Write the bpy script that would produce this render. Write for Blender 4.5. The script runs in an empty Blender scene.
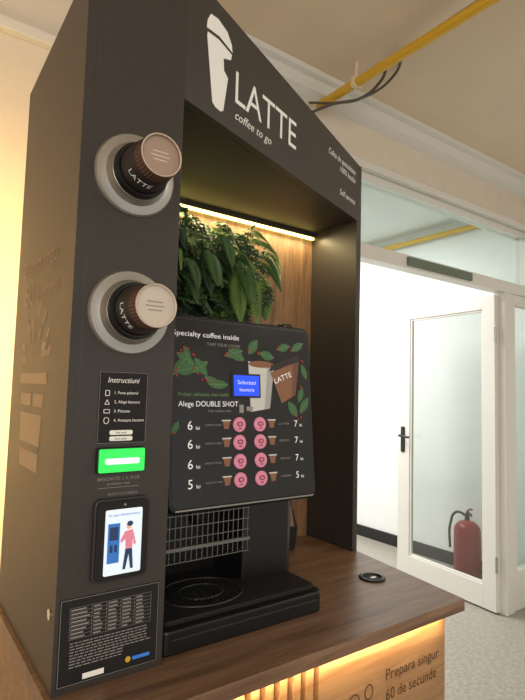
import bpy, bmesh, math, random
from mathutils import Vector, Matrix
random.seed(7)
scene = bpy.context.scene
try:
    scene.view_settings.view_transform = 'Standard'
    scene.view_settings.look = 'None'
except Exception:
    pass
COL = scene.collection

# ---------------------------------------------------------------- materials
def lin(c):
    return tuple(((x/255)/12.92 if x/255 <= 0.04045 else ((x/255+0.055)/1.055)**2.4) for x in c)

def mat(name, rgb, rough=0.5, metal=0.0, emit=None, es=0.0, noise=0.0, nscale=20.0, spec=0.5, bump=0.0):
    m = bpy.data.materials.new(name)
    m.use_nodes = True
    nt = m.node_tree
    b = nt.nodes['Principled BSDF']
    c = lin(rgb)
    b.inputs['Base Color'].default_value = (*c, 1)
    b.inputs['Roughness'].default_value = rough
    b.inputs['Metallic'].default_value = metal
    b.inputs['Specular IOR Level'].default_value = spec
    if emit:
        b.inputs['Emission Color'].default_value = (*lin(emit), 1)
        b.inputs['Emission Strength'].default_value = es
    if noise > 0 or bump > 0:
        tc = nt.nodes.new('ShaderNodeTexCoord')
        n = nt.nodes.new('ShaderNodeTexNoise')
        n.inputs['Scale'].default_value = nscale
        n.inputs['Detail'].default_value = 6
        nt.links.new(tc.outputs['Object'], n.inputs['Vector'])
        if noise > 0:
            r = nt.nodes.new('ShaderNodeValToRGB')
            r.color_ramp.elements[0].position = 0.3
            r.color_ramp.elements[1].position = 0.7
            r.color_ramp.elements[0].color = (*[x*(1-noise) for x in c], 1)
            r.color_ramp.elements[1].color = (*[min(1, x*(1+noise)) for x in c], 1)
            nt.links.new(n.outputs['Fac'], r.inputs['Fac'])
            nt.links.new(r.outputs['Color'], b.inputs['Base Color'])
        if bump > 0:
            bp = nt.nodes.new('ShaderNodeBump')
            bp.inputs['Strength'].default_value = bump
            bp.inputs['Distance'].default_value = 0.003
            nt.links.new(n.outputs['Fac'], bp.inputs['Height'])
            nt.links.new(bp.outputs['Normal'], b.inputs['Normal'])
    return m

def wood(name, dark, light, scale=(1.2, 14, 14), rough=0.4):
    m = bpy.data.materials.new(name)
    m.use_nodes = True
    nt = m.node_tree
    b = nt.nodes['Principled BSDF']
    b.inputs['Roughness'].default_value = rough
    tc = nt.nodes.new('ShaderNodeTexCoord')
    mp = nt.nodes.new('ShaderNodeMapping')
    mp.inputs['Scale'].default_value = scale
    n = nt.nodes.new('ShaderNodeTexNoise')
    n.inputs['Scale'].default_value = 3.0
    n.inputs['Detail'].default_value = 8
    n.inputs['Roughness'].default_value = 0.65
    n.inputs['Distortion'].default_value = 0.6
    r = nt.nodes.new('ShaderNodeValToRGB')
    r.color_ramp.elements[0].position = 0.32
    r.color_ramp.elements[0].color = (*lin(dark), 1)
    r.color_ramp.elements[1].position = 0.68
    r.color_ramp.elements[1].color = (*lin(light), 1)
    nt.links.new(tc.outputs['Object'], mp.inputs['Vector'])
    nt.links.new(mp.outputs['Vector'], n.inputs['Vector'])
    nt.links.new(n.outputs['Fac'], r.inputs['Fac'])
    nt.links.new(r.outputs['Color'], b.inputs['Base Color'])
    return m

def glass(name, tint=(235, 242, 240), gl=0.12, rough=0.02):
    m = bpy.data.materials.new(name)
    m.use_nodes = True
    nt = m.node_tree
    nt.nodes.clear()
    o = nt.nodes.new('ShaderNodeOutputMaterial')
    t = nt.nodes.new('ShaderNodeBsdfTransparent')
    t.inputs['Color'].default_value = (*lin(tint), 1)
    g = nt.nodes.new('ShaderNodeBsdfGlossy')
    g.inputs['Roughness'].default_value = rough
    mx = nt.nodes.new('ShaderNodeMixShader')
    mx.inputs[0].default_value = gl
    nt.links.new(t.outputs[0], mx.inputs[1])
    nt.links.new(g.outputs[0], mx.inputs[2])
    nt.links.new(mx.outputs[0], o.inputs['Surface'])
    return m

M = {}
M['anth'] = mat('anthracite_laminate', (58, 54, 51), 0.40, noise=0.08, nscale=60)
M['side'] = mat('taupe_laminate', (78, 67, 56), 0.5, noise=0.06, nscale=40)
M['inner'] = mat('niche_laminate', (56, 50, 45), 0.5)
M['black'] = mat('black_plastic', (18, 18, 19), 0.35)
M['blackm'] = mat('matte_black', (14, 14, 15), 0.7)
M['dgrey'] = mat('dark_grey_plastic', (48, 48, 50), 0.35)
M['gloss'] = mat('black_glass_panel', (30, 31, 33), 0.20, noise=0.4, nscale=6)
M['steel'] = mat('brushed_steel', (176, 174, 170), 0.32, 0.85, bump=0.1)
M['wire'] = mat('dull_wire', (128, 128, 126), 0.4, 0.7)
M['chrome'] = mat('chrome', (200, 200, 200), 0.15, 1.0)
M['white'] = mat('white_print', (240, 238, 233), 0.6, emit=(255, 255, 255), es=0.06)
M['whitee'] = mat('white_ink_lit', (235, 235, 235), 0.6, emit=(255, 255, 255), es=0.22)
M['greytxt'] = mat('grey_print', (150, 148, 145), 0.6)
M['taupetxt'] = mat('taupe_print', (168, 144, 116), 0.6)
M['wood'] = wood('walnut_counter', (100, 74, 56), (148, 116, 92))
M['woodf'] = wood('oak_front', (132, 98, 66), (170, 134, 96), rough=0.5)
M['woodb'] = wood('oak_back_panel', (98, 72, 50), (168, 130, 94), scale=(14, 14, 1.2), rough=0.5)
M['wall'] = mat('white_plaster', (222, 212, 196), 0.85, noise=0.03, nscale=8, bump=0.1)
M['wallr'] = mat('far_plaster', (238, 239, 238), 0.85, noise=0.02, nscale=6)
M['ceil'] = mat('cream_ceiling_paint', (230, 214, 190), 0.9, noise=0.03, nscale=5)
M['trim'] = mat('white_gloss_paint', (224, 222, 215), 0.35)
M['floor'] = mat('terrazzo', (156, 151, 140), 0.35, noise=0.22, nscale=45)
M['base'] = mat('black_baseboard', (25, 25, 26), 0.5)
M['pipe'] = mat('yellow_pipe_paint', (222, 178, 48), 0.4)
M['cable'] = mat('grey_cable', (92, 86, 78), 0.6)
M['red'] = mat('red_enamel', (150, 16, 18), 0.3)
M['led'] = mat('led_strip', (255, 230, 150), 0.5, emit=(255, 232, 130), es=5)
M['ledw'] = mat('led_warm', (255, 214, 140), 0.5, emit=(255, 205, 120), es=5)
M['green'] = mat('green_lamp', (50, 205, 90), 0.3, emit=(45, 225, 85), es=0.75)
M['greenh'] = mat('green_lamp_core', (190, 255, 200), 0.3, emit=(200, 255, 210), es=1.1)
M['lcd'] = mat('blue_lcd', (30, 70, 230), 0.3, emit=(25, 70, 240), es=0.95)
M['scr'] = mat('lit_screen_white', (215, 225, 232), 0.3, emit=(205, 222, 236), es=0.6)
M['blue'] = mat('print_blue', (50, 110, 190), 0.5, emit=(50, 110, 190), es=0.4)
M['navy'] = mat('print_navy', (35, 55, 90), 0.5, emit=(35, 55, 90), es=0.4)
M['pinkp'] = mat('print_pink', (215, 130, 150), 0.5, emit=(215, 130, 150), es=0.4)
M['skin'] = mat('print_skin', (222, 175, 150), 0.5, emit=(222, 175, 150), es=0.4)
M['pink'] = mat('pink_button', (218, 140, 166), 0.35, emit=(218, 120, 156), es=0.14)
M['pinkd'] = mat('button_coffee', (120, 48, 66), 0.35)
M['kraft'] = mat('brown_cup_print', (140, 96, 68), 0.5)
M['kraft2'] = mat('brown_cup_shade', (112, 74, 52), 0.5)
M['cupw'] = mat('white_cup_print', (214, 214, 212), 0.5)
M['cupw2'] = mat('white_cup_shade', (176, 176, 176), 0.5)
M['cupd'] = mat('dark_paper', (40, 32, 30), 0.5)
M['cupbr'] = mat('brown_stripes', (104, 70, 54), 0.55)
M['cupb1'] = mat('cup_base_brown', (166, 142, 126), 0.6)
M['cupb2'] = mat('cup_base_white', (206, 196, 184), 0.6)
M['cuprim'] = mat('cup_rim_paper', (214, 200, 186), 0.6)
M['lf1'] = mat('leaf_dark', (34, 58, 30), 0.5)
M['lf2'] = mat('leaf_mid', (60, 94, 42), 0.5)
M['lf3'] = mat('leaf_light', (104, 134, 62), 0.5)
M['lfp'] = mat('leaf_print', (60, 106, 64), 0.5)
M['lfp2'] = mat('leaf_print_light', (108, 148, 92), 0.5)
M['berry'] = mat('berry_print', (160, 36, 36), 0.5)
M['glass'] = glass('window_glass', gl=0.08)
M['glassd'] = glass('door_glass', tint=(236, 240, 238), gl=0.08, rough=0.15)
M['sign'] = mat('grey_green_sign', (104, 118, 104), 0.4)
M['engr'] = mat('engraved_dark', (74, 48, 30), 0.7)
M['bag'] = mat('coffee_bag_paper', (130, 96, 72), 0.6)

# ---------------------------------------------------------------- builders
def empty(name, loc):
    e = bpy.data.objects.new(name, None)
    e.empty_display_size = 0.05
    e.location = loc
    COL.objects.link(e)
    return e

def link(o, parent=None):
    COL.objects.link(o)
    if parent is not None:
        o.parent = parent
        o.matrix_parent_inverse = Matrix.Translation(parent.location).inverted()
    return o

def mesh(name, verts, faces, mats, parent=None, idx=None, smooth=False, bevel=0, fixn=True):
    me = bpy.data.meshes.new(name)
    me.from_pydata([tuple(v) for v in verts], [], faces)
    if not isinstance(mats, (list, tuple)):
        mats = [mats]
    for m in mats:
        me.materials.append(m)
    if idx:
        for p, i in zip(me.polygons, idx):
            p.material_index = i
    if fixn:
        bm = bmesh.new(); bm.from_mesh(me)
        bmesh.ops.recalc_face_normals(bm, faces=bm.faces)
        bm.to_mesh(me); bm.free()
    if smooth:
        for p in me.polygons:
            p.use_smooth = True
    o = bpy.data.objects.new(name, me)
    link(o, parent)
    if bevel:
        b = o.modifiers.new('bevel', 'BEVEL'); b.width = bevel; b.segments = 3; b.limit_method = 'ANGLE'
    return o

BF = [(0, 1, 2, 3), (4, 7, 6, 5), (0, 4, 5, 1), (1, 5, 6, 2), (2, 6, 7, 3), (3, 7, 4, 0)]
def bv(x0, x1, y0, y1, z0, z1):
    return [(x0, y0, z0), (x1, y0, z0), (x1, y1, z0), (x0, y1, z0), (x0, y0, z1), (x1, y0, z1), (x1, y1, z1), (x0, y1, z1)]
def box(name, x0, x1, y0, y1, z0, z1, m, parent=None, bevel=0):
    return mesh(name, bv(x0, x1, y0, y1, z0, z1), BF, m, parent, bevel=bevel)
def boxes(name, lst, m, parent=None, bevel=0):
    V = []; F = []
    for b in lst:
        o = len(V); V += bv(*b); F += [tuple(i+o for i in f) for f in BF]
    return mesh(name, V, F, m, parent, bevel=bevel)

def prism(name, poly, a0, a1, axis, m, parent=None, bevel=0):
    def P(p, a):
        return {'z': (p[0], p[1], a), 'y': (p[0], a, p[1]), 'x': (a, p[0], p[1])}[axis]
    n = len(poly)
    V = [P(p, a0) for p in poly] + [P(p, a1) for p in poly]
    F = [tuple(range(n)), tuple(range(2*n-1, n-1, -1))] + [(i, (i+1) % n, n+(i+1) % n, n+i) for i in range(n)]
    return mesh(name, V, F, m, parent, bevel=bevel)

def lathe(name, o, axis, prof, m, parent=None, seg=48, idx=None):
    o = Vector(o); a = Vector(axis).normalized()
    t = Vector((0, 0, 1)) if abs(a.z) < 0.9 else Vector((1, 0, 0))
    e1 = a.cross(t).normalized(); e2 = a.cross(e1)
    V = []; F = []; I = []
    for r, d in prof:
        for k in range(seg):
            an = 2*math.pi*k/seg
            V.append(o + a*d + (e1*math.cos(an)+e2*math.sin(an))*max(r, 1e-5))
    for i in range(len(prof)-1):
        for k in range(seg):
            k2 = (k+1) % seg
            F.append((i*seg+k, i*seg+k2, (i+1)*seg+k2, (i+1)*seg+k))
            I.append(idx[i] if idx else 0)
    ob = mesh(name, V, F, m, parent, idx=I, smooth=True)
    md = ob.modifiers.new('es', 'EDGE_SPLIT'); md.split_angle = math.radians(35)
    return ob

def tube(name, pts, r, m, parent=None, smooth=True, cyclic=False):
    cu = bpy.data.curves.new(name, 'CURVE'); cu.dimensions = '3D'
    sp = cu.splines.new('BEZIER' if smooth else 'POLY')
    if smooth:
        sp.bezier_points.add(len(pts)-1)
        for b, p in zip(sp.bezier_points, pts):
            b.co = p; b.handle_left_type = b.handle_right_type = 'AUTO'
    else:
        sp.points.add(len(pts)-1)
        for b, p in zip(sp.points, pts):
            b.co = (*p, 1)
    sp.use_cyclic_u = cyclic
    cu.bevel_depth = r; cu.bevel_resolution = 4; cu.use_fill_caps = True
    tmp = bpy.data.objects.new('tmp', cu); COL.objects.link(tmp)
    dg = bpy.context.evaluated_depsgraph_get()
    me = bpy.data.meshes.new_from_object(tmp.evaluated_get(dg))
    bpy.data.objects.remove(tmp)
    me.materials.clear(); me.materials.append(m)
    for p in me.polygons: p.use_smooth = True
    me.name = name
    return link(bpy.data.objects.new(name, me), parent)

class Frame:
    def __init__(s, o, u, v):
        s.o = Vector(o); s.u = Vector(u).normalized(); s.v = Vector(v).normalized(); s.n = s.u.cross(s.v)
    def P(s, a, b, c=0.0):
        return s.o + s.u*a + s.v*b + s.n*c

def text_mesh(body, shear=0.0):
    cu = bpy.data.curves.new('t', 'FONT'); cu.body = body; cu.size = 1.0; cu.shear = shear
    cu.resolution_u = 3
    tmp = bpy.data.objects.new('tmp', cu); COL.objects.link(tmp)
    dg = bpy.context.evaluated_depsgraph_get()
    me = bpy.data.meshes.new_from_object(tmp.evaluated_get(dg))
    bpy.data.objects.remove(tmp)
    return me

def text(name, body, fr, a, b, h, m, parent, w=None, align='L', off=0.0008, shear=0.0, rot=0.0):
    me = text_mesh(body, shear)
    xs = [v.co.x for v in me.vertices]
    if not xs: return
    x0, x1 = min(xs), max(xs)
    sy = h/0.7
    sx = sy if w is None else w/(x1-x0)
    W = (x1-x0)*sx
    da = {'L': 0, 'C': -W/2, 'R': -W}[align]
    cr, sr = math.cos(rot), math.sin(rot)
    for v in me.vertices:
        lx = (v.co.x-x0)*sx+da; ly = v.co.y*sy
        v.co = fr.P(a+lx*cr-ly*sr, b+lx*sr+ly*cr, off)
    me.materials.clear(); me.materials.append(m); me.name = name
    return link(bpy.data.objects.new(name, me), parent)

def decal(name, fr, polys, m, parent, off=0.0006):
    V = []; F = []
    for j, p in enumerate(polys):
        o = len(V)
        V += [fr.P(x, y, off+(j % 40)*8e-6) for x, y in p]
        F.append(tuple(range(o, o+len(p))))
    return mesh(name, V, F, m, parent, fixn=False)
def R(x0, x1, y0, y1): return [(x0, y0), (x1, y0), (x1, y1), (x0, y1)]
def E(cx, cy, rx, ry=None, n=24):
    ry = rx if ry is None else ry
    return [(cx+rx*math.cos(2*math.pi*i/n), cy+ry*math.sin(2*math.pi*i/n)) for i in range(n)]
def LEAF(cx, cy, L, W, ang):
    pts = []
    for i in range(9):
        t = i/8; pts.append((t*L, W*math.sin(math.pi*t)**0.8 if 0 < t < 1 else 0))
    for i in range(7, 0, -1):
        t = i/8; pts.append((t*L, -W*math.sin(math.pi*t)**0.8))
    c, s = math.cos(ang), math.sin(ang)
    return [(cx+x*c-y*s, cy+x*s+y*c) for x, y in pts]
def LINE(x0, y0, x1, y1, w=0.0008):
    d = Vector((x1-x0, y1-y0)).normalized(); nx, ny = -d.y*w/2, d.x*w/2
    return [(x0-nx, y0-ny), (x1-nx, y1-ny), (x1+nx, y1+ny), (x0+nx, y0+ny)]
def OUT(pts, w=0.0008, closed=True):
    n = len(pts); return [LINE(*pts[i], *pts[(i+1) % n], w) for i in range(n if closed else n-1)]
def RR(x0, x1, y0, y1, r, n=6):
    out = []
    for cx, cy, a0 in ((x1-r, y0+r, -90), (x1-r, y1-r, 0), (x0+r, y1-r, 90), (x0+r, y0+r, 180)):
        for i in range(n+1):
            a = math.radians(a0+90*i/n); out.append((cx+r*math.cos(a), cy+r*math.sin(a)))
    return out
def slab(name, fr, poly, c0, c1, m, parent, bevel=0):
    n = len(poly)
    V = [fr.P(x, y, c0) for x, y in poly]+[fr.P(x, y, c1) for x, y in poly]
    F = [tuple(range(n)), tuple(range(2*n-1, n-1, -1))]+[(i, (i+1) % n, n+(i+1) % n, n+i) for i in range(n)]
    return mesh(name, V, F, m, parent, bevel=bevel)

# ================================================================= ROOM
CZ = 2.9
box('floor', -3, 4.1, -4, 5.7, -0.1, 0, M['floor'])
c1 = box('ceiling', -3, 4.1, -4, 1.93, CZ, CZ+0.1, M['ceil'])
box('ceiling_corridor', -3, 4.1, 1.93, 5.7, CZ, CZ+0.1, M['wallr'])
boxes('wall_back', [(-3, 1.80, 1.87, 1.99, 0, CZ), (1.80, 3.95, 1.87, 1.99, 2.57, CZ)], M['wall'])
box('wall_right', 3.95, 4.07, -4, 5.6, 0, CZ, M['wallr'])
box('wall_left', -3, -2.88, -4, 1.87, 0, CZ, M['wall'])
box('wall_far', -0.5, 3.95, 5.5, 5.6, 0, CZ, M['wallr'])
box('wall_corridor', -0.5, -0.4, 1.99, 5.5, 0, CZ, M['wallr'])
box('baseboard_right', 3.93, 3.95, 1.99, 5.5, 0, 0.1, M['base'])
box('baseboard_far', -0.4, 3.93, 5.48, 5.5, 0, 0.1, M['base'])
prism('trim_1', [(1.87, CZ), (1.77, CZ), (1.775, CZ-0.02), (1.80, CZ-0.03), (1.82, CZ-0.07), (1.85, CZ-0.09), (1.87, CZ-0.10)], -2.88, 3.95, 'x', M['trim'])
box('trim_2', -2.88, 3.95, 1.835, 1.87, 2.56, 2.60, M['trim'], bevel=0.004)

w1 = empty('window_1', (2.6, 1.9, 2.15))
boxes('frame', [(1.80, 3.95, 1.865, 1.95, 2.10, 2.175), (1.80, 3.95, 1.875, 1.95, 2.52, 2.57), (1.80, 1.86, 1.875, 1.95, 2.175, 2.52),
                (3.62, 3.70, 1.865, 1.95, 2.175, 2.52)], M['trim'], w1, bevel=0.004)
boxes('glazing', [(1.86, 3.62, 1.91, 1.914, 2.175, 2.52), (3.70, 3.95, 1.91, 1.914, 2.175, 2.52)], M['glass'], w1)
w2 = empty('window_2', (3.6, 1.9, 0))
boxes('frame', [(3.44, 3.50, 1.88, 1.94, 0.0, 2.10), (3.90, 3.95, 1.88, 1.94, 0, 2.10), (3.50, 3.90, 1.88, 1.94, 0, 0.25), (3.50, 3.90, 1.88, 1.94, 2.03, 2.10)], M['trim'], w2, bevel=0.003)
box('glazing', 3.50, 3.90, 1.908, 1.912, 0.25, 2.03, M['glassd'], w2)
boxes('trim_3', [(3.345, 3.44, 1.865, 1.95, 0, 2.10), (1.80, 1.86, 1.865, 1.95, 0, 2.10)], M['trim'], bevel=0.004)

d1 = empty('door_1', (3.32, 1.9, 0.01))
df = Frame((3.415, 2.79, 0.012), (3.325-3.415, 1.915-2.79, 0), (0, 0, 1))
DW = Vector((3.325-3.415, 1.915-2.79, 0)).length; DH = 2.07
SW = .095
for nm, r in (('stile_1', (0, .12, 0, DH)), ('stile_2', (DW-SW, DW, 0, DH)), ('rail_1', (.12, DW-SW, 0, .15)), ('rail_2', (.12, DW-SW, DH-.09, DH))):
    slab(nm, df, R(*r), -0.02, 0.02, M['trim'], d1, bevel=0.002)
for nm, r in (('bead_1', (.12, .135, .15, DH-.09)), ('bead_2', (DW-SW-.015, DW-SW, .15, DH-.09)), ('bead_3', (.135, DW-SW-.015, .15, .165)), ('bead_4', (.135, DW-SW-.015, DH-.105, DH-.09))):
    slab(nm, df, R(*r), -0.012, 0.012, M['trim'], d1, bevel=0.003)
slab('pane', df, R(.135, DW-SW-.015, .165, DH-.105), -0.002, 0.002, M['glassd'], d1)
slab('handle_plate', df, RR(.035, .075, .93, 1.13, .01), 0.02, 0.026, M['black'], d1)
tube('handle_lever', [df.P(.055, 1.06, .02), df.P(.055, 1.06, .065), df.P(.075, 1.06, .07), df.P(.16, 1.055, .07)], 0.009, M['black'], d1)
tube('hinge_1', [df.P(DW+.004, .25, .02), df.P(DW+.004, .35, .02)], .008, M['steel'], d1, smooth=False)
tube('hinge_2', [df.P(DW+.004, 1.75, .02), df.P(DW+.004, 1.85, .02)], .008, M['steel'], d1, smooth=False)

es = empty('exit_sign', (2.65, 1.86, 2.12))
slab('plate', Frame((2.33, 1.865, 2.112), (1, 0, 0), (0, 0, 1)), RR(0, .62, 0, .05, .006), 0, .012, M['sign'], es)
slab('insert', Frame((2.35, 1.853, 2.12), (1, 0, 0), (0, 0, 1)), R(0, .58, 0, .034), 0, .001, M['sign'], es)

fe = empty('fire_extinguisher', (3.80, 2.44, 0))
F0 = (3.80, 2.44, 0.0)
lathe('cylinder', F0, (0, 0, 1), [(0.0, .0), (.098, .0), (.10, .01), (.10, .35), (.09, .385), (.06, .415), (.025, .425), (.02, .435), (0, .435)], M['red'], fe)
lathe('label', F0, (0, 0, 1), [(.1008, .16), (.1008, .27)], M['red'], fe)
lathe('valve', F0, (0, 0, 1), [(0, .43), (.018, .43), (.018, .47), (.012, .475), (.012, .49), (0, .49)], M['black'], fe)
tube('handle_1', [(3.80, 2.44, .475), (3.77, 2.40, .49), (3.73, 2.36, .485)], .008, M['black'], fe)
tube('handle_2', [(3.80, 2.44, .495), (3.77, 2.40, .52), (3.72, 2.35, .535)], .008, M['red'], fe)
tube('hose', [(3.80, 2.44, .46), (3.80, 2.54, .47), (3.77, 2.57, .38), (3.75, 2.56, .2)], .010, M['black'], fe)

tube('ceiling_pipe', [(1.66, 1.86, 2.80), (1.66, -3.9, 2.80)], .021, M['pipe'], smooth=False)
cp = empty('pipe_bracket', (1.66, 1.5, 2.8))
for i, y in enumerate((1.62, 0.1, -1.0)):
    boxes('clip_%d' % (i+1), [(1.636, 1.684, y-.010, y+.010, 2.778, 2.822), (1.655, 1.665, y-.005, y+.005, 2.822, 2.9)], M['ceil'], cp)
tube('ceiling_pipe.001', [(3.9, 1.995, 2.80), (3.9, 5.49, 2.80)], .022, M['pipe'], smooth=False)
cb = empty('ceiling_cable', (1.75, 1.7, 2.8))
tube('strand_1', [(1.60, 1.85, 2.74), (1.64, 1.75, 2.75), (1.73, 1.66, 2.77), (1.80, 1.60, 2.85), (1.74, 1.50, 2.87), (1.70, 1.30, 2.85), (1.70, .2, 2.85)], .007, M['cable'], cb)
tube('strand_2', [(1.58, 1.85, 2.78), (1.66, 1.74, 2.76), (1.78, 1.64, 2.80), (1.84, 1.56, 2.87), (1.74, 1.42, 2.88)], .006, M['cable'], cb)

# ================================================================= KIOSK
k = empty('coffee_kiosk', (0.75, 1.1, 0))
CT = 0.90
prism('cup_cabinet', [(.273, CT), (.448, CT), (.448, 2.235), (.273, 2.15)], .90, 1.353, 'y', M['anth'], k, bevel=.001)
prism('side_panel_left', [(.902, CT), (1.353, CT), (1.353, 2.11), (.902, 2.15)], .255, .273, 'x', M['side'], k, bevel=.001)
box('front_edge_strip', .255, .273, .9, .902, CT, 2.15, M['anth'], k)
box('niche_side', .43, .448, 1.353, 1.42, CT, 2.15, M['inner'], k)
box('niche_back', .43, 1.242, 1.42, 1.44, CT, 2.15, M['woodb'], k)
box('side_panel_right', 1.242, 1.262, 1.199, 1.44, CT, 2.155, M['inner'], k, bevel=.001)
prism('niche_ceiling', [(.448, .922), (1.242, 1.219), (1.242, 1.42), (.448, 1.42)], 1.966, 1.984, 'z', M['inner'], k)
A = Vector((.448, .90, 0)); B = Vector((1.262, 1.2045, 0)); du = (B-A).normalized(); dn = Vector((-du.y, du.x, 0))*.02
fv = []
for z0, z1 in ((1.966, 1.966), (2.237, 2.157)):
    fv += [(A.x, A.y, z0), (B.x, B.y, z1), (B.x+dn.x, B.y+dn.y, z1), (A.x+dn.x+.005, A.y+dn.y, z0)]
mesh('fascia', fv, BF, M['anth'], k, bevel=.001)
box('rear_box', .48, 1.20, 1.44, 1.865, 0, 1.95, M['inner'], k)
box('niche_led', .46, 1.235, 1.402, 1.412, 1.944, 1.952, M['led'], k)
box('niche_led_profile', .455, 1.24, 1.398, 1.419, 1.952, 1.966, M['inner'], k)
prism('counter_top', [(.245, .78), (1.204, .78), (1.262, 1.19), (1.262, 1.44), (.245, 1.44)], .872, .90, 'z', M['wood'], k, bevel=.0015)
box('base_body', .275, 1.165, .826, 1.42, 0.0, .872, M['woodf'], k)
box('base_panel', .75, 1.165, .81, .826, 0.0, .868, M['woodf'], k)
boxes('base_slats', [(.285+i*.033, .285+i*.033+.018, .806, .826, 0.0, .868) for i in range(14)], M['woodf'], k, bevel=.001)
box('under_counter_led', .28, 1.16, .795, .803, .866, .872, M['ledw'], k)
box('halo_led', .285, .295, 1.356, 1.364, .95, 2.08, M['ledw'], k)
gr = empty('cable_grommet', (1.117, 1.003, .9))
lathe('ring', (1.117, 1.003, .9), (0, 0, 1), [(.036, 0), (.036, .003), (.033, .005), (.027, .005), (.025, .001)], M['black'], gr)
lathe('insert', (1.117, 1.003, .9), (0, 0, 1), [(.025, .001), (.018, .002), (0, .002)], M['blackm'], gr)
box('slot_tab', 1.108, 1.126, .994, 1.004, .902, .9035, M['steel'], gr)

ff = Frame((A.x, A.y, 1.966), du, (0, 0, 1))
decal('logo_cup', ff, [
    [(.084, .034), (.094, .028), (.112, .026), (.122, .032), (.135, .112), (.120, .122), (.117, .148), (.143, .158), (.146, .172), (.10, .180), (.062, .176), (.060, .168)],
    [(.058, .183), (.10, .188), (.148, .178), (.144, .195), (.128, .214), (.095, .224), (.070, .220), (.060, .201)]], M['white'], k)
text('fascia_title', 'LATTE', ff, .163, .072, .075, M['white'], k, w=.272)
text('fascia_tagline', 'coffee to go', ff, .165, .035, .020, M['white'], k, w=.15, shear=.3)
text('fascia_text_1', 'Cafea de specialitate', ff, .825, .145, .018, M['white'], k, w=.195, align='R', shear=.2)
text('fascia_text_2', '100% boabe', ff, .825, .117, .018, M['white'], k, w=.115, align='R', shear=.2)
text('fascia_text_3', 'Self service', ff, .825, .045, .018, M['white'], k, w=.115, align='R', shear=.2)

sf = Frame((.255, 1.353, 1.4), (0, -1, 0), (0, 0, 1))
text('side_text_1', 'Prepara singur', sf, .07, .235, .036, M['taupetxt'], k, w=.29)
text('side_text_2', '60', sf, .09, .168, .055, M['taupetxt'], k, w=.08)
text('side_text_3', 'de secunde', sf, .18, .170, .032, M['taupetxt'], k, w=.19)
pol = [[(.13, -.17), (.28, -.17), (.285, -.135), (.125, -.135)], [(.122, -.12), (.287, -.12), (.294, -.06), (.114, -.06)],
       [(.112, -.045), (.20, -.045), (.20, -.02), (.108, -.02)], [(.22, -.045), (.296, -.045), (.299, -.02), (.22, -.02)], [(.09, .0), (.32, .0), (.315, .022), (.095, .022)]]
for i in range(20):
    a = random.uniform(.1, math.pi-.1); r = random.uniform(.06, .16)
    pol.append(LEAF(.2+r*math.cos(a), .04+r*.7*math.sin(a), .032, .007, a))
decal('side_cup_drawing', sf, pol, M['taupetxt'], k)
lathe('side_lock', (.255, .93, 1.02), (-1, 0, 0), [(.009, 0), (.009, .002), (0, .002)], M['chrome'], k)

bf = Frame((0, .81, 0), (1, 0, 0), (0, 0, 1))
text('base_text_1', 'Prepara singur', bf, .95, .768, .024, M['engr'], k, w=.19)
text('base_text_2', '60 de secunde', bf, .95, .725, .024, M['engr'], k, w=.18)
bp = OUT([(.845, .65), (.90, .65), (.92, .735), (.83, .735)], .004)+OUT(E(.85, .755, .015, .012), .003)+OUT(E(.895, .76, .012, .015), .003)+[LINE(.84, .70, .91, .68, .004)]
decal('base_cup_drawing', bf, bp, M['engr'], k)

# ---------------------------------------------------------- pillar items
pf = Frame((0, .9, 1.4), (1, 0, 0), (0, 0, 1))
def wrap_text(name, body, cx, cz, y_end, r, phi0, m, parent, h, w, taper):
    me = text_mesh(body)
    xs = [v.co.x for v in me.vertices]; x0, x1 = min(xs), max(xs)
    for v in me.vertices:
        x = ((v.co.x-x0)/(x1-x0)-.5)*w; y = v.co.y*h/.7
        rr = r - taper*y + .0008
        ph = phi0 + x/r
        v.co = Vector((cx+rr*math.cos(ph), y_end-y, cz+rr*math.sin(ph)))
    me.materials.clear(); me.materials.append(m); me.name = name
    link(bpy.data.objects.new(name, me), parent)

for n, (cx, cz, bm_, stripe) in enumerate(((.355, 1.784, M['cupb1'], M['cupbr']), (.357, 1.532, M['cupb2'], M['cupbr']))):
    cd = empty('cup_dispenser', (cx, .9, cz))
    lathe('flange', (cx, .9, cz), (0, -1, 0), [(.076, 0), (.076, .004), (.073, .008), (.066, .0085), (.058, .010), (.054, .016), (.051, .024), (.048, .026), (.046, .024), (.046, .0)], M['steel'], cd, seg=64)
    lathe('collar', (cx, .9, cz), (0, -1, 0), [(.0505, .02), (.050, .034), (.048, .038), (.044, .038), (.042, .036), (0, .036)], M['black'], cd, seg=64)
    cu_ = empty('paper_cup', (cx, .86, cz))
    lathe('body', (cx, .9, cz), (0, -1, 0), [(0, .0385), (.0428, .0385), (.0405, .075), (.0385, .090), (.0365, .113), (.0355, .1145), (.0340, .113), (.0340, .107), (0, .107)],
          [M['cupd'], stripe, bm_, M['cuprim']], cu_, seg=64, idx=[0, 0, 0, 1, 3, 3, 2, 2])
    V = []; F = []
    for i in range(40):
        a = 2*math.pi*i/40; o = len(V)
        for (rr, dd) in ((.0389, .090), (.0369, .1125)):
            for da in (-.025, .025):
                V.append((cx+rr*math.cos(a+da), .9-dd, cz+rr*math.sin(a+da)))
        F.append((o, o+1, o+3, o+2))
    mesh('stripes', V, F, M['cupd'], cu_, fixn=False)
    ph = math.atan2(1.4-cz, -cx)+(.25 if n == 0 else .1)
    wrap_text('cup_print', 'LATTE', cx, cz, .9-.062, .0414, ph, M['white'], cu_, .012, .048, 0.08)
    ef = Frame((cx, .9-.107, cz), (1, 0, 0), (0, 0, 1))
    decal('base_print', ef, [R(-.014, .014, .006, .008), R(-.017, .017, -.001, .001), R(-.012, .012, -.008, -.006)], M['greytxt'] if n else M['cuprim'], cu_)

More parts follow.
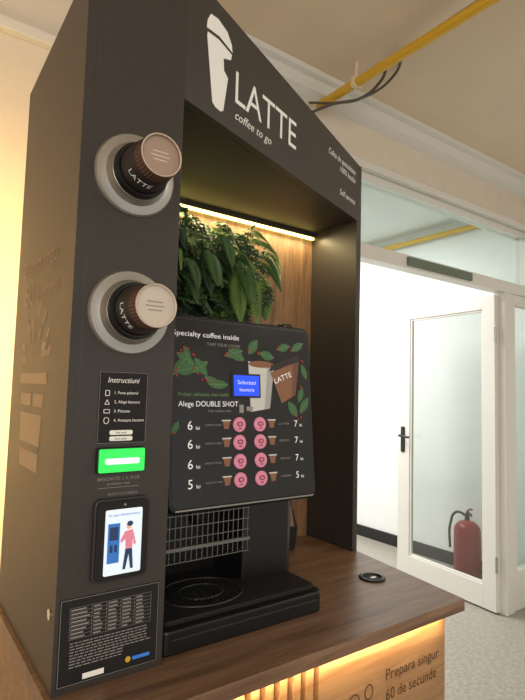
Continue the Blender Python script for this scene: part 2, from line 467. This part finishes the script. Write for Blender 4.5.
ins = empty('instruction_sign', (.352, .9, 1.36))
slab('plate', pf, R(.308, .397, -.100, .025), 0, .001, M['blackm'], ins)
decal('border', pf, OUT(R(.309, .396, -.099, .024), .0006), M['greytxt'], ins, off=.0016)
text('title', 'Instructiuni', pf, .352, .006, .0095, M['white'], ins, w=.058, align='C', off=.0016, shear=.25)
for i, t in enumerate(('1. Pune paharul', '2. Alege bautura', '3. Plateste', '4. Asteapta bautura')):
    y = -.014-.016*i
    text('step_%d' % (i+1), t, pf, .336, y, .0050, M['white'], ins, off=.0016)
    decal('icon_%d' % (i+1), pf, OUT((R(.3195, .3265, y-.003, y+.006), [(.319, y-.002), (.327, y-.002), (.323, y+.006)], R(.318, .328, y-.001, y+.005), E(.323, y+.002, .0045, .0055, 12))[i], .001), M['white'], ins, off=.0016)
for i in (0, 1):
    slab('button_label_%d' % (i+1), pf, RR(.330, .372, -.085-.0105*i, -.077-.0105*i, .003), .001, .0015, M['white'], ins)
    text('button_text_%d' % (i+1), 'Fara zahar' if i else 'Mai mult', pf, .351, -.083-.0105*i, .0038, M['blackm'], ins, align='C', off=.002)

bn = empty('banknote_acceptor', (.352, .9, 1.27))
slab('bezel', pf, RR(.308, .394, -.150, -.106, .004), 0, .010, M['black'], bn, bevel=.001)
slab('lamp', pf, RR(.310, .392, -.148, -.108, .003), .010, .014, M['green'], bn, bevel=.001)
slab('slot_light', pf, RR(.320, .382, -.134, -.124, .004), .014, .0155, M['greenh'], bn)
text('caption_1', 'BANCNOTE: 1, 5, 10 LEI', pf, .351, -.163, .0055, M['greytxt'], bn, w=.075, align='C')
text('caption_2', 'primeste rest', pf, .351, -.171, .0045, M['greytxt'], bn, w=.04, align='C')
decal('caption_line', pf, [R(.315, .388, -.176, -.1752)], M['greytxt'], bn)

pt = empty('payment_terminal', (.36, .9, 1.13))
slab('housing', pf, RR(.308, .408, -.332, -.193, .012), 0, .009, M['dgrey'], pt, bevel=.002)
slab('bezel', pf, RR(.312, .404, -.328, -.197, .010), .009, .013, M['blackm'], pt, bevel=.002)
slab('display', pf, RR(.326, .392, -.320, -.211, .003), .013, .0138, M['scr'], pt)
o = .0145
text('display_title', 'Va rugam selectati produsul', pf, .359, -.222, .0042, M['blue'], pt, w=.056, align='C', off=o)
decal('display_machine', pf, [R(.331, .352, -.300, -.234)], M['blue'], pt, off=o)
decal('display_machine_panel', pf, [R(.334, .349, -.262, -.240), R(.335, .340, -.282, -.270), R(.343, .348, -.282, -.270)], M['navy'], pt, off=o+.0004)
decal('display_person_top', pf, [[(.361, -.249), (.375, -.247), (.382, -.272), (.378, -.274), (.376, -.262), (.375, -.279), (.363, -.279), (.362, -.262), (.355, -.268), (.353, -.264)]], M['pinkp'], pt, off=o+.0004)
decal('display_person_legs', pf, [[(.363, -.279), (.375, -.279), (.378, -.313), (.373, -.313), (.369, -.288), (.364, -.313), (.359, -.313)]], M['navy'], pt, off=o+.0004)
decal('display_person_head', pf, [E(.368, -.240, .005, .0065, 14)], M['skin'], pt, off=o+.0004)
decal('display_person_hair', pf, [E(.3695, -.2365, .0055, .0045, 14)], M['navy'], pt, off=o+.0008)
lathe('reader_dot', pf.P(.36, -.204, .013), (0, -1, 0), [(.002, 0), (0, .0005)], M['steel'], pt, seg=12)
text('terminal_caption', 'PLATA CU CARDUL', pf, .36, -.189, .0045, M['greytxt'], pt, w=.055, align='C')

il = empty('information_label', (.35, .9, .98))
slab('plate', pf, R(.262, .437, -.489, -.350), 0, .0008, M['blackm'], il)
decal('border', pf, OUT(R(.264, .435, -.487, -.352), .0007), M['greytxt'], il, off=.0014)
rows = []
for i in range(9):
    y = -.366-.0062*i
    rows.append(LINE(.279, y, .421, y, .0004))
for x in (.279, .315, .34, .365, .39, .421):
    rows.append(LINE(x, -.3655, x, -.4157, .0004))
decal('table_grid', pf, rows, M['greytxt'], il, off=.0014)
cells = []
for i in range(8):
    y = -.3705-.0062*i
    cells.append(R(.281, .281+random.uniform(.02, .031), y, y+.0022))
    for x in (.318, .343, .368, .393):
        cells.append(R(x, x+random.uniform(.010, .017), y, y+.0022))
decal('table_entries', pf, cells, M['greytxt'], il, off=.0014)
lines = []
for i in range(9):
    y = -.423-.0047*i
    x = .281
    while x < (.415 if i < 6 else .365):
        w = random.uniform(.004, .012); lines.append(R(x, x+w, y, y+.0016)); x += w+.002
decal('paragraph', pf, lines, M['greytxt'], il, off=.0014)
decal('sticker_white', pf, [R(.304, .340, -.483, -.474)], M['white'], il, off=.0016)
decal('logo_yellow', pf, [E(.382, -.472, .005, .005, 16)], M['pipe'], il, off=.0018)
decal('logo_blue', pf, [R(.390, .422, -.475, -.469)], M['blue'], il, off=.0018)

# ================================================================= MACHINE
v = empty('coffee_vending_machine', (.67, 1.2, .9))
box('cabinet', .482, .872, 1.03, 1.385, 1.15, 1.552, M['black'], v, bevel=.014)
box('side_dark_box', .872, .985, 1.15, 1.385, 1.12, 1.575, M['blackm'], v, bevel=.008)  # black box beside the machine, widened to darken the niche behind it
lathe('side_box_knob', (.95, 1.20, 1.575), (0, 0, 1), [(.022, 0), (.022, .014), (.018, .018), (0, .018)], M['black'], v)
box('lower_body', .482, .866, 1.16, 1.385, .905, 1.15, M['black'], v, bevel=.003)
prism('column', [(.71, 1.17), (.860, 1.17), (.860, 1.045), (.840, 1.03), (.72, 1.05)], .93, 1.155, 'z', M['black'], v, bevel=.004)
box('recess_left_wall', .482, .492, 1.03, 1.17, .93, 1.15, M['blackm'], v)
box('recess_roof', .482, .866, 1.02, 1.17, 1.138, 1.152, M['blackm'], v)
prism('drip_tray', RR(.450, .858, .915, 1.20, .022), .901, .946, 'z', M['black'], v, bevel=.004)
prism('tray_rim', RR(.462, .850, .934, 1.17, .020), .945, .956, 'z', M['blackm'], v, bevel=.003)
bars = []
for i in range(-10, 11):
    x = i*.0088; hh = math.sqrt(max(0, .092**2-x*x))*.82
    bars.append((.60+x-.0015, .60+x+.0015, 1.030-hh, 1.030+hh, .954, .959))
boxes('grate', bars, M['dgrey'], v)
for j, rr in enumerate((.095, .05)):
    tube('grate_ring_%d' % (j+1), [(.60+rr*math.cos(a*math.pi/16), 1.030+.82*rr*math.sin(a*math.pi/16), .958) for a in range(32)], .0022, M['dgrey'], v, cyclic=True)
box('tray_front_lip', .474, .836, .9135, .920, .928, .931, M['dgrey'], v)
lathe('nozzle', (.60, 1.06, 1.138), (0, 0, -1), [(.022, 0), (.02, .03), (.012, .045), (.0, .045)], M['black'], v)
rk = []
for i in range(17):
    x = .494+i*.0131; rk.append((x, x+.0014, 1.008, 1.010, 1.035, 1.135))
for i in range(5):
    z = 1.035+i*.024; rk.append((.492, .708, 1.0065, 1.0085, z, z+.0016))
for i in range(17):
    x = .494+i*.0131; rk.append((x, x+.0014, 1.010, 1.10, 1.035, 1.0364))
rk.append((.492, .708, 1.004, 1.010, 1.060, 1.067))
boxes('wire_rack', rk, M['wire'], v)
DWm, DHm = .398, .420
tilt = Vector((0, .039, .404))
mf = Frame((.486, .976, 1.142), (1, 0, 0), tilt)
slab('door', mf, RR(0, DWm, 0, DHm, .022), -.045, 0, M['black'], v, bevel=.007)
slab('door_glass', mf, RR(.007, DWm-.007, .012, DHm-.012, .014), 0, .002, M['gloss'], v)
box('door_bottom_chrome', .500, .870, .971, .974, 1.149, 1.152, M['steel'], v)
o = .0026
def ma(a): return a*.392
def mb(b): return b*.404+.002
text('door_title', 'Specialty coffee inside', mf, ma(.03), mb(.915), .0115, M['whitee'], v, w=.168, off=o)
text('door_subtitle', 'TAKE YOUR COFFEE', mf, ma(.24), mb(.872), .0065, M['greytxt'], v, w=.088, off=o)
text('door_slogan_1', 'Prelati calitatea mai mult!', mf, ma(.06), mb(.595), .008, M['lfp2'], v, w=.125, off=o)
text('door_slogan_2', 'Alege DOUBLE SHOT', mf, ma(.06), mb(.540), .0115, M['whitee'], v, w=.150, off=o)
text('door_slogan_3', 'Tripla satisfactie zilnic', mf, ma(.24), mb(.51), .005, M['greytxt'], v, w=.06, off=o)
slab('lcd_bezel', mf, R(ma(.395), ma(.600), mb(.590), mb(.725)), .002, .005, M['black'], v)
decal('lcd', mf, [R(ma(.410), ma(.590), mb(.60), mb(.715))], M['lcd'], v, off=.0056)
text('lcd_text_1', 'Selectati', mf, ma(.50), mb(.665), .009, M['whitee'], v, w=.05, align='C', off=.006)
text('lcd_text_2', 'bautura', mf, ma(.50), mb(.625), .008, M['whitee'], v, w=.04, align='C', off=.006)
decal('coin_slot_mark', mf, [R(ma(.45), ma(.48), mb(.505), mb(.55)), R(ma(.50), ma(.545), mb(.515), mb(.54))], M['greytxt'], v, off=o)
decal('printed_cup_white', mf, [[(ma(.53), mb(.51)), (ma(.67), mb(.53)), (ma(.71), mb(.77)), (ma(.52), mb(.80))]], M['cupw'], v, off=o)
decal('printed_cup_white_shade', mf, [[(ma(.63), mb(.523)), (ma(.67), mb(.53)), (ma(.71), mb(.77)), (ma(.66), mb(.777))]], M['cupw2'], v, off=o+.0003)
decal('printed_cup_coffee', mf, [E(ma(.615), mb(.785), .037, .008)], M['kraft'], v, off=o+.0005)
decal('printed_cup_brown', mf, [[(ma(.76), mb(.56)), (ma(.87), mb(.61)), (ma(.91), mb(.82)), (ma(.68), mb(.74))]], M['kraft'], v, off=o+.0007)
decal('printed_cup_brown_shade', mf, [[(ma(.84), mb(.597)), (ma(.87), mb(.61)), (ma(.91), mb(.82)), (ma(.86), mb(.80))]], M['kraft2'], v, off=o+.0009)
decal('printed_cup_lid', mf, [[(ma(.67), mb(.745)), (ma(.69), mb(.785)), (ma(.90), mb(.86)), (ma(.925), mb(.82))]], M['cupd'], v, off=o+.0011)
text('printed_cup_text', 'LATTE', mf, ma(.715), mb(.675), .013, M['whitee'], v, w=.055, rot=.35, off=o+.0013)
lv = []; lv2 = []; be = []
for cx, cy, L, W, an in ((.03, .70, .05, .011, .9), (.04, .72, .055, .012, .2), (.05, .82, .05, .011, -.5), (.16, .80, .05, .011, -.9), (.15, .72, .045, .010, .6),
                         (.22, .70, .05, .011, -.5), (.25, .66, .05, .010, .0), (.36, .82, .05, .011, .3), (.38, .86, .05, .012, -.5), (.52, .84, .045, .012, .9), (.10, .86, .04, .009, -1.3),
                         (.60, .85, .045, .011, -.2), (.85, .88, .045, .010, .5), (.93, .80, .04, .009, -1.2), (.90, .50, .05, .011, .9), (.88, .48, .045, .012, 2.2), (.02, .40, .03, .008, 1.0), (.74, .88, .04, .01, .3), (.93, .66, .04, .009, -1.9)):
    lv.append(LEAF(ma(cx), mb(cy), L, W, an))
    lv2.append(LINE(ma(cx), mb(cy), ma(cx)+L*math.cos(an), mb(cy)+L*math.sin(an), .0012))
    for j in range(2):
        be.append(E(ma(cx)+random.uniform(-.008, .012), mb(cy)+random.uniform(-.010, .010), .0028, n=10))
decal('printed_leaves', mf, lv, M['lfp'], v, off=o+.0002)
decal('printed_leaf_veins', mf, lv2, M['lfp2'], v, off=o+.0006)
decal('printed_berries', mf, be, M['berry'], v, off=o+.001)
names_l = ('CAPPUCCINO', 'CAPPUCCINO VANILIE', 'MOCCA', 'CIOCOLATA CALDA')
for i, b in enumerate((.440, .343, .240, .140)):
    y = mb(b)
    for j, a in enumerate((.445, .590)):
        lathe('button_%d_%d' % (i+1, j+1), mf.P(ma(a), y, .002), mf.n, [(.0165, 0), (.0165, .003), (.0145, .0045), (.0, .0045)], M['pink'], v, seg=28)
        decal('button_icon_%d_%d' % (i+1, j+1), mf, [E(ma(a), y+.001, .008, .0055, 14), R(ma(a)-.004, ma(a)+.004, y-.010, y-.0075)], M['pinkd'], v, off=.0068)
        decal('button_foam_%d_%d' % (i+1, j+1), mf, [E(ma(a), y+.001, .0045, .003, 12)], M['pink'], v, off=.0072)
    decal('drink_cup_%d' % (i+1), mf, [[(ma(.345), y-.009), (ma(.375), y-.009), (ma(.385), y+.008), (ma(.335), y+.008)], [(ma(.665), y-.009), (ma(.695), y-.009), (ma(.705), y+.008), (ma(.655), y+.008)]], M['kraft'], v, off=o)
    decal('drink_lid_%d' % (i+1), mf, [R(ma(.33), ma(.39), y+.008, y+.011), R(ma(.65), ma(.71), y+.008, y+.011)], M['cupw'], v, off=o)
    text('price_left_%d' % (i+1), ('6', '6', '6', '5')[i], mf, ma(.115), y-.009, .019, M['whitee'], v, off=o)
    text('currency_left_%d' % (i+1), 'lei', mf, ma(.165), y-.009, .008, M['whitee'], v, off=o)
    text('drink_name_%d' % (i+1), names_l[i], mf, ma(.22), y-.002, .0042, M['greytxt'], v, w=.042, off=o)
    text('price_right_%d' % (i+1), ('7', '7', '7', '5')[i], mf, ma(.855), y-.007, .015, M['whitee'], v, off=o)
    text('currency_right_%d' % (i+1), 'lei', mf, ma(.895), y-.007, .007, M['whitee'], v, off=o)
    text('drink_name_right_%d' % (i+1), ('LATTE', 'ESPRESSO', 'AMERICANO', 'CEAI')[i], mf, ma(.735), y-.002, .0045, M['greytxt'], v, w=.030, off=o)

cbg = empty('coffee_bag', (1.04, 1.34, .9))
PV = [(1.03, 1.33, .901), (1.13, 1.33, .901), (1.13, 1.39, .901), (1.03, 1.39, .901), (1.025, 1.325, .97), (1.135, 1.325, .97), (1.135, 1.395, .97), (1.025, 1.395, .97),
      (1.04, 1.355, 1.08), (1.12, 1.355, 1.08), (1.12, 1.36, 1.08), (1.04, 1.36, 1.08)]
PV = [(x-.03, y-.02, z) for x, y, z in PV]
mesh('pouch', PV,
     [(0, 1, 2, 3), (0, 1, 5, 4), (1, 2, 6, 5), (2, 3, 7, 6), (3, 0, 4, 7), (4, 5, 9, 8), (5, 6, 10, 9), (6, 7, 11, 10), (7, 4, 8, 11), (8, 9, 10, 11)], M['blackm'], cbg, bevel=.004)
pvf = Frame((.995, 1.305, .97), (1, 0, 0), (0, .03, .11))
decal('pouch_label', pvf, [R(.015, .095, .005, .07)], M['bag'], cbg, off=.0015)
decal('pouch_stripe', pvf, [R(.03, .08, .02, .045)], M['cupw'], cbg, off=.0025)

# ================================================================= PLANT PANEL
V = []; F = []; I = []
def add_leaf(p, d, nrm, L, W, mi):
    d = d.normalized(); s = d.cross(nrm)
    if s.length < 1e-3: s = Vector((1, 0, 0))
    s.normalize(); up = s.cross(d)
    o = len(V)
    V.extend([p, p+d*L*.35+s*W+up*L*.05, p+d*L*.75+s*W*.7, p+d*L-up*L*.15, p+d*L*.75-s*W*.7, p+d*L*.35-s*W+up*L*.05, p+d*L*.5+up*L*-.04])
    F.extend([(o, o+1, o+6), (o+1, o+2, o+6), (o+2, o+3, o+6), (o+3, o+4, o+6), (o+4, o+5, o+6), (o+5, o, o+6)])
    I.extend([mi]*6)
def rv():
    return Vector((random.uniform(-1, 1), random.uniform(-1, 1), random.uniform(-1, 1)))
for _ in range(360):
    x = random.uniform(.52, .985); z = random.uniform(1.60, 1.925)
    if x > .85: z = max(z, 1.60+(x-.85)*1.2)
    base = Vector((x, 1.405, z))
    d = Vector((random.uniform(-.5, .5), -1, random.uniform(-.5, .25))).normalized()
    n = random.randint(5, 11); p = base.copy(); step = random.uniform(.007, .012)
    mi = random.choice((0, 0, 0, 1, 1, 2)); LL = random.uniform(.008, .020)
    for i in range(n):
        p = p + d*step; d = (d+Vector((0, 0, -.12))+rv()*.12).normalized()
        for sgn in (-1, 1):
            dd = (d*.5+rv()*.5+Vector((sgn, 0, 0))).normalized()
            add_leaf(p.copy(), dd, Vector((0, -1, .4)), LL, LL*.30, mi)
        add_leaf(p, d+rv()*.5, Vector((0, -.6, 1)), LL, LL*.30, mi)
def frond(base, d0, L, mi, droop=.10, W=.036):
    p = Vector(base); d = Vector(d0).normalized(); n = 24; st = L/n
    side = d.cross(Vector((0, -1, 0.3))).normalized()
    for i in range(n):
        q = p+d*st
        t = i/n; ww = W*math.sin(math.pi*(t*.85+.12))
        o = len(V); w = .0012
        V.extend([p+side*w, p-side*w, q-side*w, q+side*w]); F.append((o, o+1, o+2, o+3)); I.append(mi)
        for sg in (-1, 1):
            add_leaf(p, side*sg+d*.35+Vector((0, 0, -.1)), Vector((0, -1, .3)), max(ww, .006), .0038, mi)
        p = q; d = (d+Vector((0, -.01, -droop))).normalized()
for b, d, L, mi in (((.90, 1.37, 1.86), (.5, -.6, .5), .16, 2), ((.94, 1.37, 1.82), (.5, -.4, .0), .16, 1), ((.86, 1.36, 1.80), (.1, -.6, -.2), .19, 1),
                    ((.84, 1.36, 1.78), (.3, -.5, -.5), .17, 1), ((.98, 1.37, 1.78), (.15, -.25, -.8), .16, 2), ((.92, 1.35, 1.80), (.05, -.35, -.8), .21, 2),
                    ((.95, 1.37, 1.76), (.40, -.25, -.6), .15, 1), ((.86, 1.33, 1.76), (-.1, -.4, -.7), .17, 2), ((.77, 1.34, 1.80), (-.2, -.7, -.1), .16, 1),
                    ((.99, 1.38, 1.85), (.4, -.3, -.2), .12, 2)):
    frond(b, d, L, mi)
for _ in range(14):
    frond((random.uniform(.64, .90), 1.35, random.uniform(1.72, 1.88)), (random.uniform(-.6, .6), -.7, random.uniform(-.4, .4)), random.uniform(.09, .14), random.choice((0, 1, 1, 2)), W=.022)
pl = empty('artificial_plant_panel', (.8, 1.4, 1.6))
mesh('foliage', V, F, [M['lf1'], M['lf2'], M['lf3']], pl, idx=I, fixn=False)
box('backing', .50, .95, 1.405, 1.419, 1.62, 1.90, M['lf1'], pl)

# ================================================================= LIGHTS
def area(name, loc, tgt, sx, sy, e, col):
    l = bpy.data.lights.new(name, 'AREA'); l.shape = 'RECTANGLE'; l.size = sx; l.size_y = sy; l.energy = e; l.color = col
    ob = bpy.data.objects.new(name, l); ob.location = loc
    ob.rotation_euler = (Vector(tgt)-Vector(loc)).to_track_quat('-Z', 'Y').to_euler()
    COL.objects.link(ob); return ob
area('niche_lamp', (.85, 1.385, 1.942), (.85, 1.27, 1.2), .75, .02, 2.5, (1, .80, .42))
area('counter_lamp', (.72, .798, .863), (.72, .80, 0), .86, .012, 2.1, (1, .70, .35))
area('halo_lamp', (.29, 1.37, 1.45), (.12, 1.87, 1.45), .03, 1.0, 13, (1, .64, .25))
area('corridor_fill', (2.4, 3.6, 2.87), (2.4, 3.6, 0), 1.6, 1.6, 115, (1, .99, .97))  # unseen fill light added to brighten the corridor
area('hall_fill_rear', (-1.6, -2.6, 1.7), (.8, 1.2, 1.5), 2.2, 1.8, 62, (1, .94, .86))  # fill light added behind the camera, no window modelled there
area('hall_fill_top', (2.9, -1.0, 2.85), (2.9, -1.0, 0), .6, 1.2, 25, (1, .95, .88))  # unseen fill added under the ceiling to lift the hall

w = bpy.data.worlds.new('World'); scene.world = w; w.use_nodes = True
w.node_tree.nodes['Background'].inputs[0].default_value = (1, .94, .86, 1)
w.node_tree.nodes['Background'].inputs[1].default_value = 0.74

# ================================================================= CAMERA
cam = bpy.data.cameras.new('camera'); co = bpy.data.objects.new('camera', cam); COL.objects.link(co)
cam.sensor_fit = 'HORIZONTAL'; cam.sensor_width = 36; cam.lens = 36*526/525; cam.clip_start = .02
yaw = math.radians(36); th = math.radians(4.35); r = .0274
H = Vector((math.sin(yaw), math.cos(yaw), 0)); Rt = Vector((math.cos(yaw), -math.sin(yaw), 0)); Z = Vector((0, 0, 1))
Fw = H*math.cos(th)+Z*math.sin(th); U = Z*math.cos(th)-H*math.sin(th)
rc = (Rt+U*r).normalized(); uc = (U-Rt*r).normalized()
mt = Matrix((rc, uc, -Fw)).transposed().to_4x4(); mt.translation = Vector((0, 0, 1.4))
co.matrix_world = mt
scene.camera = co
